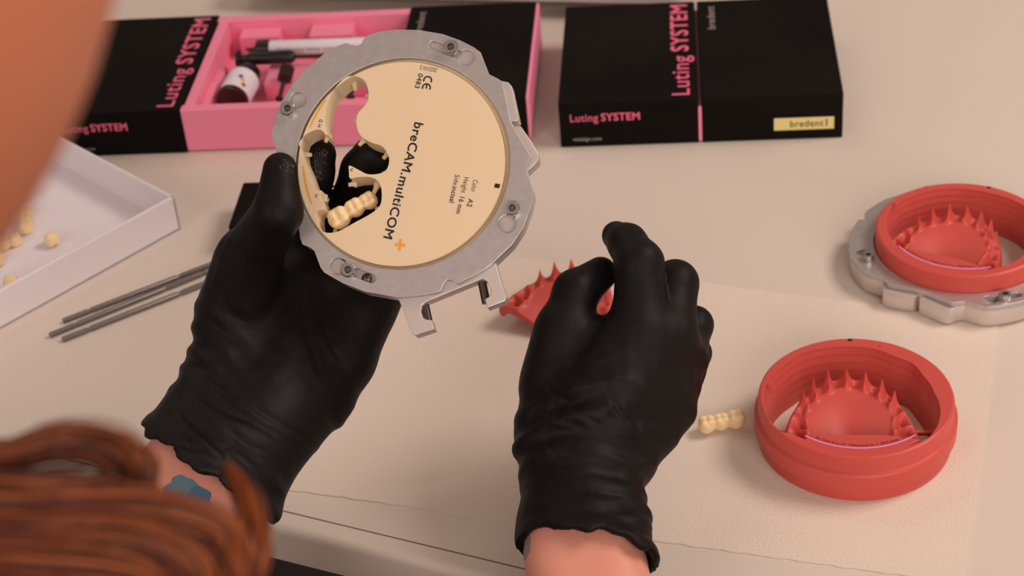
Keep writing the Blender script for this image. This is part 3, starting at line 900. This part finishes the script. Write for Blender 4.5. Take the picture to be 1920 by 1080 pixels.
# print on the face
z5 = lambda x, y: np.array([*Q(700 + x / 2.919, 110 + y / 2.919, .5), .5])
dbody = cd.children[0]
def line(name, s, a, b, h, m=MT['blackink'], bold=.0, flip=False):
    A_ = z5(*a); B_ = z5(*b); ex = B_ - A_; wd = np.linalg.norm(ex)
    ey = np.array([-ex[1], ex[0], 0])
    return text(name, s, A_, ex, ey, wd, h, m, dbody, bold, lift=.06)
line('brand_lettering', 'breCAM.multiCOM', (228, 347), (55, 978), 4.2, bold=.018)
line('plus_sign', '+', (112, 985), (104, 1046), 5.2, MT['orangeink'], .03)
def stroke_local(name, pts, wdt, m):
    pts = [np.array(p) for p in pts]; lft = []; rgt = []
    for i, p in enumerate(pts):
        t = pts[min(i + 1, len(pts) - 1)] - pts[max(i - 1, 0)]; t /= np.linalg.norm(t); nn = np.array([-t[1], t[0]])
        lft.append(p + nn * wdt / 2); rgt.append(p - nn * wdt / 2)
    plate(name, [lft + rgt[::-1]], .52, .58, m, dbody)
m0 = z5(276, 92)[:2]; mx_ = z5(261, 180)[:2] - m0; mx_ /= np.linalg.norm(mx_); my_ = np.array([-mx_[1], mx_[0]])
for cx_, bar_ in ((2.0, False), (5.4, True)):
    c_ = m0 + mx_ * cx_ + my_ * 2.1
    stroke_local('conformity_mark', [c_ + 1.75 * (mx_ * math.cos(t) + my_ * math.sin(t)) for t in np.linspace(1.15, 2 * PI - 1.15, 22)], .62, MT['blackink'])
    if bar_: stroke_local('conformity_mark', [c_ - mx_ * 1.5, c_ + mx_ * .45], .62, MT['blackink'])
line('mark_lettering', '0483', (248, 80), (226, 158), 2.3, bold=.012)
line('date_lettering', '20231012', (350, 54), (258, 37), 1.9)
line('detail_lettering', 'Color', (548, 662), (533, 728), 2.3)
line('detail_lettering', 'A2', (522, 765), (512, 808), 2.3, bold=.01)
line('detail_lettering', 'Height', (498, 648), (480, 733), 2.3)
line('detail_lettering', '16 mm', (474, 755), (452, 845), 2.3, bold=.01)
line('detail_lettering', 'Side', (448, 634), (436, 690), 2.3)
line('detail_lettering', 'incisal', (434, 698), (416, 785), 2.3, bold=.014)
qd = [z5(*p)[:2] for p in ((668, 682), (695, 688), (688, 710), (660, 704))]
plate('position_mark', [qd], .52, .58, MT['blackink'], dbody)
def stroke(pts, wdt):
    pts = [np.array(z3(*p)) for p in pts]; lft = []; rgt = []
    for i, p in enumerate(pts):
        t = pts[min(i + 1, len(pts) - 1)] - pts[max(i - 1, 0)]; t /= np.linalg.norm(t); nn = np.array([-t[1], t[0]])
        w_ = wdt * (1 if 0 < i < len(pts) - 1 else .6)
        lft.append(p + nn * w_ / 2); rgt.append(p - nn * w_ / 2)
    plate('orange_line', [lft + rgt[::-1]], .52, .58, MT['orangeink'], dbody)
stroke([(241, 190), (215, 225), (180, 280), (155, 330), (138, 372)], .85)
stroke([(95, 615), (103, 670), (116, 740), (132, 800), (150, 852)], .95)
def small_text(s, a, b, h):
    A_ = np.array([*z3(*a), .5]); B_ = np.array([*z3(*b), .5]); ex = B_ - A_
    text('rim_lettering', s, A_, ex, (-ex[1], ex[0], 0), np.linalg.norm(ex), h, MT['blackink'], dbody, .01, lift=.06)
small_text('G H', (200, 315), (185, 362), 1.7)
small_text('M', (172, 790), (168, 806), 1.2)
small_text('V', (395, 622), (390, 645), 1.4)

# ------------------------------------------------------------------ holder and coral disc lying at the right
hr = P(1805, 430, 24)
HB = np.array([hr[0], hr[1], 14.8])
hrot = math.radians(211)
flat = holder('disc_holder', 'grey metal ring holder lying flat at right edge around a coral disc', HB, hrot)
op2 = []
for k in range(40):
    a = 2 * PI * k / 40
    op2.append((40.8 * math.cos(a) * (1 - .03 * math.cos(3 * a)), 40.8 * math.sin(a) * (1 - .02 * math.cos(4 * a))))
coral_disc('milling_disc', 'coral milling disc clamped in the flat metal holder at right photo edge', (hr[0], hr[1], HB[2] - 3.3 - 18.1), math.radians(-33), op2, cres2, low=7.4, DH=31.7)

# ------------------------------------------------------------------ the person
PX, PY = -150.0, 200.0
person = thing('person', 'person with auburn hair and black gloves, holding up the ring with cream disc', 'person', (PX, PY, -TABLE))
def pmesh(name, V, F, m, smooth=180):
    return mk(name, np.asarray(V) - np.array([PX, PY, -TABLE]), F, m, person, smooth)

def hand_field(palm, fingers, h, extra=8):
    pts = [p for c in palm for p in c] + [p for c in fingers for p in c]
    P_ = np.array([p[0] for p in pts]); r_ = np.array([p[1] for p in pts])[:, None]
    return Field((P_ - r_).min(0) - extra, (P_ + r_).max(0) + extra, h)

def hand_sdf(f, palm, fingers, kp=9, off=0.0):
    pal = None
    for c in palm:
        d = f.chain([(p, r - off) for p, r in c], 4)
        pal = d if pal is None else smin(pal, d, kp)
    tot = None
    for c in fingers:
        d = smin(f.chain([(p, r - off) for p, r in c], 3.0), pal, 6)
        tot = d if tot is None else smin(tot, d, 1.6)
    return tot
G = lambda *pts: [(D(x, y, d), r) for x, y, d, r in pts]

# left hand, palm up, thumb over the ring, fingers behind it
L_palm = [G((462, 498, 828, 14.5), (440, 600, 838, 16.5), (432, 700, 834, 18)),
          G((560, 545, 856, 18), (540, 650, 848, 22), (500, 770, 830, 22)),
          G((672, 592, 856, 15.5), (635, 670, 850, 16), (595, 740, 842, 16), (505, 818, 822, 18), (436, 927, 800, 20), (400, 985, 786, 20)),
          G((432, 700, 834, 18), (338, 859, 802, 20), (300, 915, 788, 20)),
          G((595, 500, 862, 15), (700, 545, 862, 13)),
          G((500, 770, 830, 22), (387, 893, 800, 22), (350, 950, 786, 22))]
L_fing = [G((432, 590, 836, 15.5), (470, 482, 822, 14), (521, 397, 801, 10.7), (525, 318, 803.5, 7.6)),
          G((590, 500, 862, 12), (580, 392, 852, 9.2), (591, 325, 843, 8.4), (600, 290, 840, 7.5)),
          G((635, 505, 864, 12), (650, 400, 858, 9.4), (677, 318, 845, 9), (694, 290, 841, 8.2)),
          G((672, 520, 864, 11.5), (684, 415, 862, 9.6), (706, 340, 848, 9), (716, 305, 842, 8)),
          G((704, 548, 862, 10.5), (716, 460, 862, 8.6), (712, 400, 850, 7.8), (700, 372, 844, 7.0))]
L_n = dirv(-.55, -.78, .30); L_c = D(387, 893, 800)
# right hand, back up, thumb and index above the loose denture base
R_palm = [G((1050, 860, 838, 15), (1110, 760, 838, 17), (1195, 622, 842, 14)),
          G((1105, 850, 836, 16), (1160, 740, 838, 18), (1248, 632, 848, 14)),
          G((1140, 860, 838, 15), (1225, 755, 852, 17), (1272, 672, 860, 12.5)),
          G((1038, 815, 846, 15.5), (1043, 720, 852, 15.5), (1056, 630, 854, 13.5)),
          G((1080, 650, 856, 11), (1165, 640, 852, 11)),
          G((1225, 755, 852, 17), (1165, 850, 842, 14.5), (1143, 900, 834, 14.5), (1150, 985, 818, 15.5), (1160, 1080, 796, 17)),
          G((1038, 815, 846, 15.5), (1036, 900, 834, 13), (1040, 985, 818, 15.5), (1052, 1080, 796, 17)),
          G((1090, 830, 838, 18), (1092, 900, 830, 18), (1096, 985, 816, 19), (1106, 1080, 795, 21))]
R_fing = [G((1046, 680, 854, 14), (1061, 610, 855, 12), (1080, 548, 858, 10.6), (1126, 513, 866, 8)),
          G((1200, 612, 842, 13), (1199, 494, 846, 11), (1176, 456, 856, 9), (1156, 442, 864, 7)),
          G((1252, 630, 848, 13), (1266, 531, 858, 10.6), (1264, 556, 884, 9), (1235, 590, 892, 8)),
          G((1276, 672, 860, 12), (1302, 609, 872, 8.6), (1290, 640, 894, 8), (1260, 660, 900, 7.5)),
          G((1280, 700, 868, 11), (1303, 662, 884, 7.6), (1280, 690, 902, 7), (1255, 700, 902, 6.5))]
R_n = dirv(.16, -.83, .53); R_c = D(1100, 1038, 808)

def glove(palm, fingers, c, n, ncut, h, wr_lo, wr_hi, label, seedv, creases, dust=(), folds=()):
    f = hand_field(palm, fingers, h)
    d = hand_sdf(f, palm, fingers); d0 = d
    s = f.half(c, n)                                           # distance past the cuff, towards the elbow
    # stretch wrinkles round the wrist and the base of the thumb
    side = np.cross(n, (0.3, 0.2, 1)); side /= np.linalg.norm(side); oth = np.cross(n, side)
    q1 = f.half(c, side); q2 = f.half(c, oth)
    g_ = np.random.default_rng(int(seedv * 10)); wav = 0; env = 0
    for k in range(8):
        wav = wav + np.sin(s * g_.uniform(.28, .7) + q1 * g_.uniform(-.2, .2) + q2 * g_.uniform(-.2, .2) + g_.uniform(0, 6.3))
    for k in range(4):
        env = env + np.sin(s * g_.uniform(.03, .09) + q1 * g_.uniform(-.1, .1) + q2 * g_.uniform(-.1, .1) + g_.uniform(0, 6.3))
    env = np.clip(.55 + .3 * env, 0, 1)
    mask = np.clip((s - wr_lo) / 30, 0, 1) * np.clip((wr_hi - s) / 10, 0, 1) * env
    d = d - mask * (wav * .36 - .45 * np.exp(-(wav / .55) ** 2))
    wav2 = np.sin(q1 * .85 + 1.5 * np.sin(s * .05 + seedv)) * np.sin(s * .07 + 1)
    d = d - np.clip((-s - 40) / 30, 0, 1) * np.clip((110 + s) / 40, 0, 1) * wav2 * .18
    for x0, y0, x1, y1, dep, amp in folds:                    # long taut creases
        a = D(x0, y0, dep); b = D(x1, y1, dep); t = b - a; L = np.linalg.norm(t); t /= L
        vw = (a + b) / 2 - EYE; nn = np.cross(vw / np.linalg.norm(vw), t); nn /= np.linalg.norm(nn)
        al = f.half(a, t); pd = f.half(a, nn); pd = pd - 2.0 * np.sin(np.clip(al / L, 0, 1) * PI)
        win = np.clip(al / 8, 0, 1) * np.clip((L - al) / 8, 0, 1) * (f.half(a, vw / np.linalg.norm(vw)) < 16)
        d = d + win * amp * (np.exp(-(pd / .8) ** 2) - .6 * np.exp(-((pd - 2.2) / 1.5) ** 2))
    for a, b, r in creases:
        cr = f.cone(a, b, r, r * .5); d = d + 1.3 * np.exp(-np.clip(cr, 0, None) / 1.2)
    s = f.half(c, ncut)
    flare = np.exp(-((s + 2) / 6) ** 2) * 1.4
    d = d - flare
    cut = s + 1.4 * np.sin(q1 * .25 + seedv) + .8 * np.sin(q1 * .6)
    g = np.maximum(d, cut)
    cav = np.maximum(d0 + 2.6, -(s + 14))
    g = np.maximum(g, -cav)
    V, F = f.mesh(g)
    V = relax(V, F, 1, .35)
    o = pmesh('glove', V, F, MT['glove'])
    o['label'] = label
    if dust:
        cam_ = (V - EYE) @ R
        pxy = np.stack([960 - FPX * cam_[:, 0] / cam_[:, 2], 540 + FPX * cam_[:, 1] / cam_[:, 2]], 1); dep = -cam_[:, 2]
        sp = MB(); org = np.array([PX, PY, -TABLE])
        for px, py, rad, cnt in dust:
            for k in range(cnt):
                a = g_.uniform(0, 6.3); r = rad * math.sqrt(g_.uniform(0, 1))
                q = (px + r * math.cos(a), py + 1.4 * r * math.sin(a))
                e = ((pxy - q) ** 2).sum(1); near = np.argsort(e)[:40]
                i = near[np.argmin(dep[near])]; v = V[i] - org; z = g_.uniform(.05, .15)
                sp.add([v + g_.normal(0, z, 3) for _ in range(4)], [(0, 1, 2), (0, 2, 3), (0, 3, 1), (1, 3, 2)])
        do = sp.build('resin_dust', MT['whiteink'], o, 0); do['kind'] = 'stuff'
        do.parent = o
glove(L_palm, L_fing, L_c - L_n * 1.5, L_n, dirv(-.55, -.79, .13), 1.15, -75, 6, 'black glove on the left hand', 0.4,
      [(D(520, 500, 818), D(545, 545, 832), 1.5)],
      [(602, 330, 11, 90), (588, 308, 10, 50), (598, 300, 20, 60), (549, 314, 7, 70), (536, 302, 8, 14), (612, 286, 9, 40)],
      [(370, 683, 587, 829, 812, .8), (378, 708, 528, 825, 810, .7), (350, 721, 487, 800, 806, .7), (328, 750, 445, 867, 800, .7), (562, 537, 607, 717, 825, .4),
       (587, 550, 649, 692, 828, .4), (545, 520, 575, 640, 825, .35), (285, 806, 410, 850, 790, .6), (420, 800, 560, 880, 800, .5)])
glove(R_palm, R_fing, R_c + R_n * 2.5, R_n, dirv(-.2, -.80, .66), 1.15, -95, 6, 'black glove on the right hand', 1.9, [], (),
      [(1047, 735, 1155, 811, 825, .8), (992, 748, 1092, 799, 828, .7), (1130, 716, 1200, 805, 828, .8), (1175, 735, 1213, 825, 830, .7), (989, 862, 1111, 869, 815, .6),
       (1015, 812, 1073, 870, 820, .6), (1232, 760, 1219, 830, 838, .5), (1060, 900, 1180, 930, 810, .5), (1000, 690, 1075, 760, 834, .45)])

# body: one continuous surface, head to feet, hands inside the gloves
Hc = D(-1170, -377, 216)
L_el = L_c + L_n * 205; R_el = R_c + R_n * 205
sh_y, sh_z = 150, 205
L_sh = np.array([Hc[0] - 160, sh_y, sh_z]); R_sh = np.array([Hc[0] + 160, sh_y, sh_z])
hipz = -255
bf = Field((-420, -80, -TABLE), (170, 800, 640), 5.5)
def body_sdf(f, off=0.0, gloves=True, head=True):
    T = lambda *pts: [(np.array(p[:3], float), p[3] - off) for p in pts]
    x0 = Hc[0]
    tot = f.chain(T((x0, 140, 165, 92), (x0, 120, -40, 96), (x0, 110, hipz + 30, 112)), 30)
    tot = smin(tot, f.cone(L_sh, R_sh, 52 - off, 52 - off), 30)
    for sx in (-1, 1):
        tot = smin(tot, f.chain(T((x0 + sx * 85, 125, hipz + 10, 84), (x0 + sx * 95, 540, -205, 58), (x0 + sx * 95, 545, -640, 42), (x0 + sx * 95, 550, -690, 40), (x0 + sx * 95, 660, -712, 28)), 16), 25)
    for sh, el, c, n, wr in ((L_sh, L_el, L_c, L_n, 27), (R_sh, R_el, R_c + dirv(-1, 0, 0) * 1.5, R_n, 25)):
        wide = np.cross(n, dirv(0, 0, 1)); wide /= np.linalg.norm(wide)
        arm = f.chain([(sh, 50 - off), (el, 38 - off), (el * .6 + c * .4, 33 - off)], 14)
        for sg in (-1, 1):
            o_ = wide * sg * (wr - 15.0)
            arm = smin(arm, f.chain([(el + o_ * .5, 34 - off), (el * .5 + c * .5 + o_, 24 - off), (c + o_, 15.5 - off), (c - n * 10 + o_, 14.0 - off)], 8), 10)
        tot = smin(tot, arm, 18)
    if head:
        tot = smin(tot, f.chain(T((x0 - 40, 150, 230, 54), (Hc[0] - 48, Hc[1] - 25, Hc[2] - 55, 46)), 12), 22)
        hd = f.ball(Hc, 87, 90, 90)
        hd = smin(hd, f.ball(Hc + np.array([-42, 40, -66]), 42, 40, 40), 30)
        hd = smin(hd, f.cone(Hc + np.array([0, 80, 5]), Hc + np.array([0, 97, -22]), 6, 11), 10)
        for sx in (-1, 1):
            hd = np.maximum(hd, -f.ball(Hc + np.array([sx * 30, 88, 8]), 15, 10, 9))
        hd = smin(hd, f.ball(Hc + np.array([0, 78, -52]), 22, 9, 7), 5)
        tot = smin(tot, hd, 14)
    return tot
tot = body_sdf(bf)
for palm, fing in ((L_palm, L_fing), (R_palm, R_fing)):
    c, n = (L_c, L_n) if palm is L_palm else (R_c, R_n)
    hd = hand_sdf(bf, [[p for p in ch] for ch in palm], fing, off=3.2)
    hd = np.maximum(hd, bf.half(c - n * 16, n))
    tot = smin(tot, hd, 6)
V, F = bf.mesh(tot)
V = relax(V, F, 2, .4)
rel = lambda p: tuple((np.array(p) - np.array([PX, PY, -TABLE])) * .001)
spots = [(rel(D(341, 926, 778)), .0082, srgb(96, 138, 150)), (rel(D(369, 935, 777)), .007, srgb(70, 120, 150)), (rel(D(381, 957, 776)), .0065, srgb(110, 150, 155)),
         (rel(Hc), .125, srgb(205, 122, 86)), (rel(D(418, 956, 776)), .0045, srgb(150, 50, 45)), (rel(D(993, 1028, 806)), .0062, srgb(150, 138, 130))]  # spot round the head: dimmer light on the face put into the skin colour
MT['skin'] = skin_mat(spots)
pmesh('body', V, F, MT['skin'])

# clothes: dark top and trousers, out of the picture
cf = Field((-420, -90, -TABLE), (170, 800, 300), 8)
cs = body_sdf(cf, -7, head=False)
top_ = np.maximum(np.maximum(cs, -(cf.z + 250) + 0 * cs), np.maximum(cf.z - 262, cf.y - 330) + 0 * cs)
V, F = cf.mesh(top_); pmesh('shirt', relax(V, F, 2), F, MT['shirt'])
tro = np.maximum(np.maximum(cs, cf.z + 262 + 0 * cs) if False else np.maximum(cs, cf.z + 130 + 0 * cs), -(cf.z + 660) + 0 * cs)
tro = np.maximum(tro, -(np.maximum(-(cf.z + 250), cf.z + 0) + 0 * cs) - 400)
V, F = cf.mesh(tro); pmesh('trousers', relax(V, F, 2), F, MT['shirt'])

# hair: locks of single strands
def spline(pts, n):
    pts = [np.array(p, float) for p in pts]
    e = [2 * pts[0] - pts[1]] + pts + [2 * pts[-1] - pts[-2]]; out = []
    for i in range(1, len(e) - 2):
        a, b, c, d = e[i - 1:i + 3]
        for k in range(n):
            t = k / n
            out.append(0.5 * (2 * b + (c - a) * t + (2 * a - 5 * b + 4 * c - d) * t * t + (3 * b - a - 3 * c + d) * t ** 3))
    out.append(pts[-1]); return out
hairV = []; hairF = []
def lock(guide, n, spread, thick=.22, loose=1.0):
    g = np.array(spline([D(*p) for p in guide], 7)); N = len(g)
    t = np.gradient(g, axis=0); t /= np.linalg.norm(t, axis=1)[:, None]
    u = np.cross(t, (0.1, .3, 1.0)); u /= np.linalg.norm(u, axis=1)[:, None]; v = np.cross(t, u)
    s = np.linspace(0, 1, N)
    env = (0.75 + .5 * np.sin(s * PI)) * spread
    env[-N // 4:] *= np.linspace(1, .35, len(env[-N // 4:]))
    for k in range(n):
        a = rng.uniform(0, 2 * PI); r = math.sqrt(rng.uniform(0, 1)); ph = rng.uniform(0, 6.28); am = rng.uniform(.05, .3) * loose
        ca = np.cos(a + .8 * s) * r + am * np.sin(s * 7 + ph); cb = np.sin(a + .8 * s) * r + am * np.cos(s * 6 + ph * 1.7)
        p = g + u * (ca * env)[:, None] + v * (cb * env)[:, None]
        e = int(N * rng.uniform(.82, 1.0)); base = len(hairV)
        for i in range(e):
            th = thick * (1 if i < e - 4 else (e - i) / 5)
            for q in range(3):
                w_ = 2 * PI * q / 3
                hairV.append(p[i] + th * (u[i] * math.cos(w_) + v[i] * math.sin(w_)))
        for i in range(e - 1):
            for q in range(3):
                b = base + i * 3 + q; c_ = base + i * 3 + (q + 1) % 3
                hairF.append((b, c_, c_ + 3, b + 3))
S0 = (-1150, 500, 262)
lock([S0, (-420, 770, 340), (-200, 832, 352), (0, 855, 360), (110, 826, 364), (205, 832, 366), (256, 868, 366), (258, 915, 364), (215, 955, 360), (100, 990, 356), (-60, 1000, 352)], 190, 2.7, .2, 1.4)
lock([S0, (-420, 800, 338), (-200, 858, 350), (0, 878, 358), (100, 862, 362), (180, 866, 364), (205, 890, 364), (180, 925, 362), (80, 960, 356), (-60, 975, 352)], 30, 1.6, .2, 1.4)
lock([S0, (-420, 860, 335), (-120, 925, 348), (60, 938, 352), (180, 942, 356), (225, 958, 356), (170, 990, 352), (40, 1010, 346), (-120, 1010, 340)], 330, 4.2)
lock([S0, (-420, 900, 330), (-150, 950, 342), (0, 970, 346), (170, 958, 352), (310, 964, 356), (415, 1000, 360), (450, 1060, 360), (445, 1130, 358), (400, 1220, 350)], 420, 3.4)
lock([S0, (-420, 980, 325), (-150, 1030, 338), (60, 1035, 344), (240, 1034, 350), (345, 1066, 352), (390, 1130, 352), (380, 1230, 348)], 480, 5.6)
lock([S0, (-420, 1060, 320), (-150, 1100, 334), (80, 1100, 340), (250, 1110, 346), (330, 1170, 346), (340, 1260, 342)], 420, 7)
lock([(420, 1240, 352), (446, 1160, 358), (470, 1085, 362), (484, 1020, 366), (474, 960, 368), (448, 905, 370), (418, 862, 372)], 300, 2.3, .2, .6)
ho = pmesh('hair', hairV, hairF, MT['hair'])
# hair cap on the back of the head joins the locks
kf = Field(Hc - 125, Hc + 115, 4)
cap = kf.ball(Hc + np.array([-22, -6, 6]), 88, 92, 96)
cap = np.maximum(cap, -kf.ball(Hc, 83, 86, 86))
cap = np.maximum(cap, np.minimum(kf.y - (Hc[1] - 44), -(kf.z - (Hc[2] + 58))) + 0 * cap)
V, F = kf.mesh(cap); cp = pmesh('hair', relax(V, F, 2), F, MT['hair'])
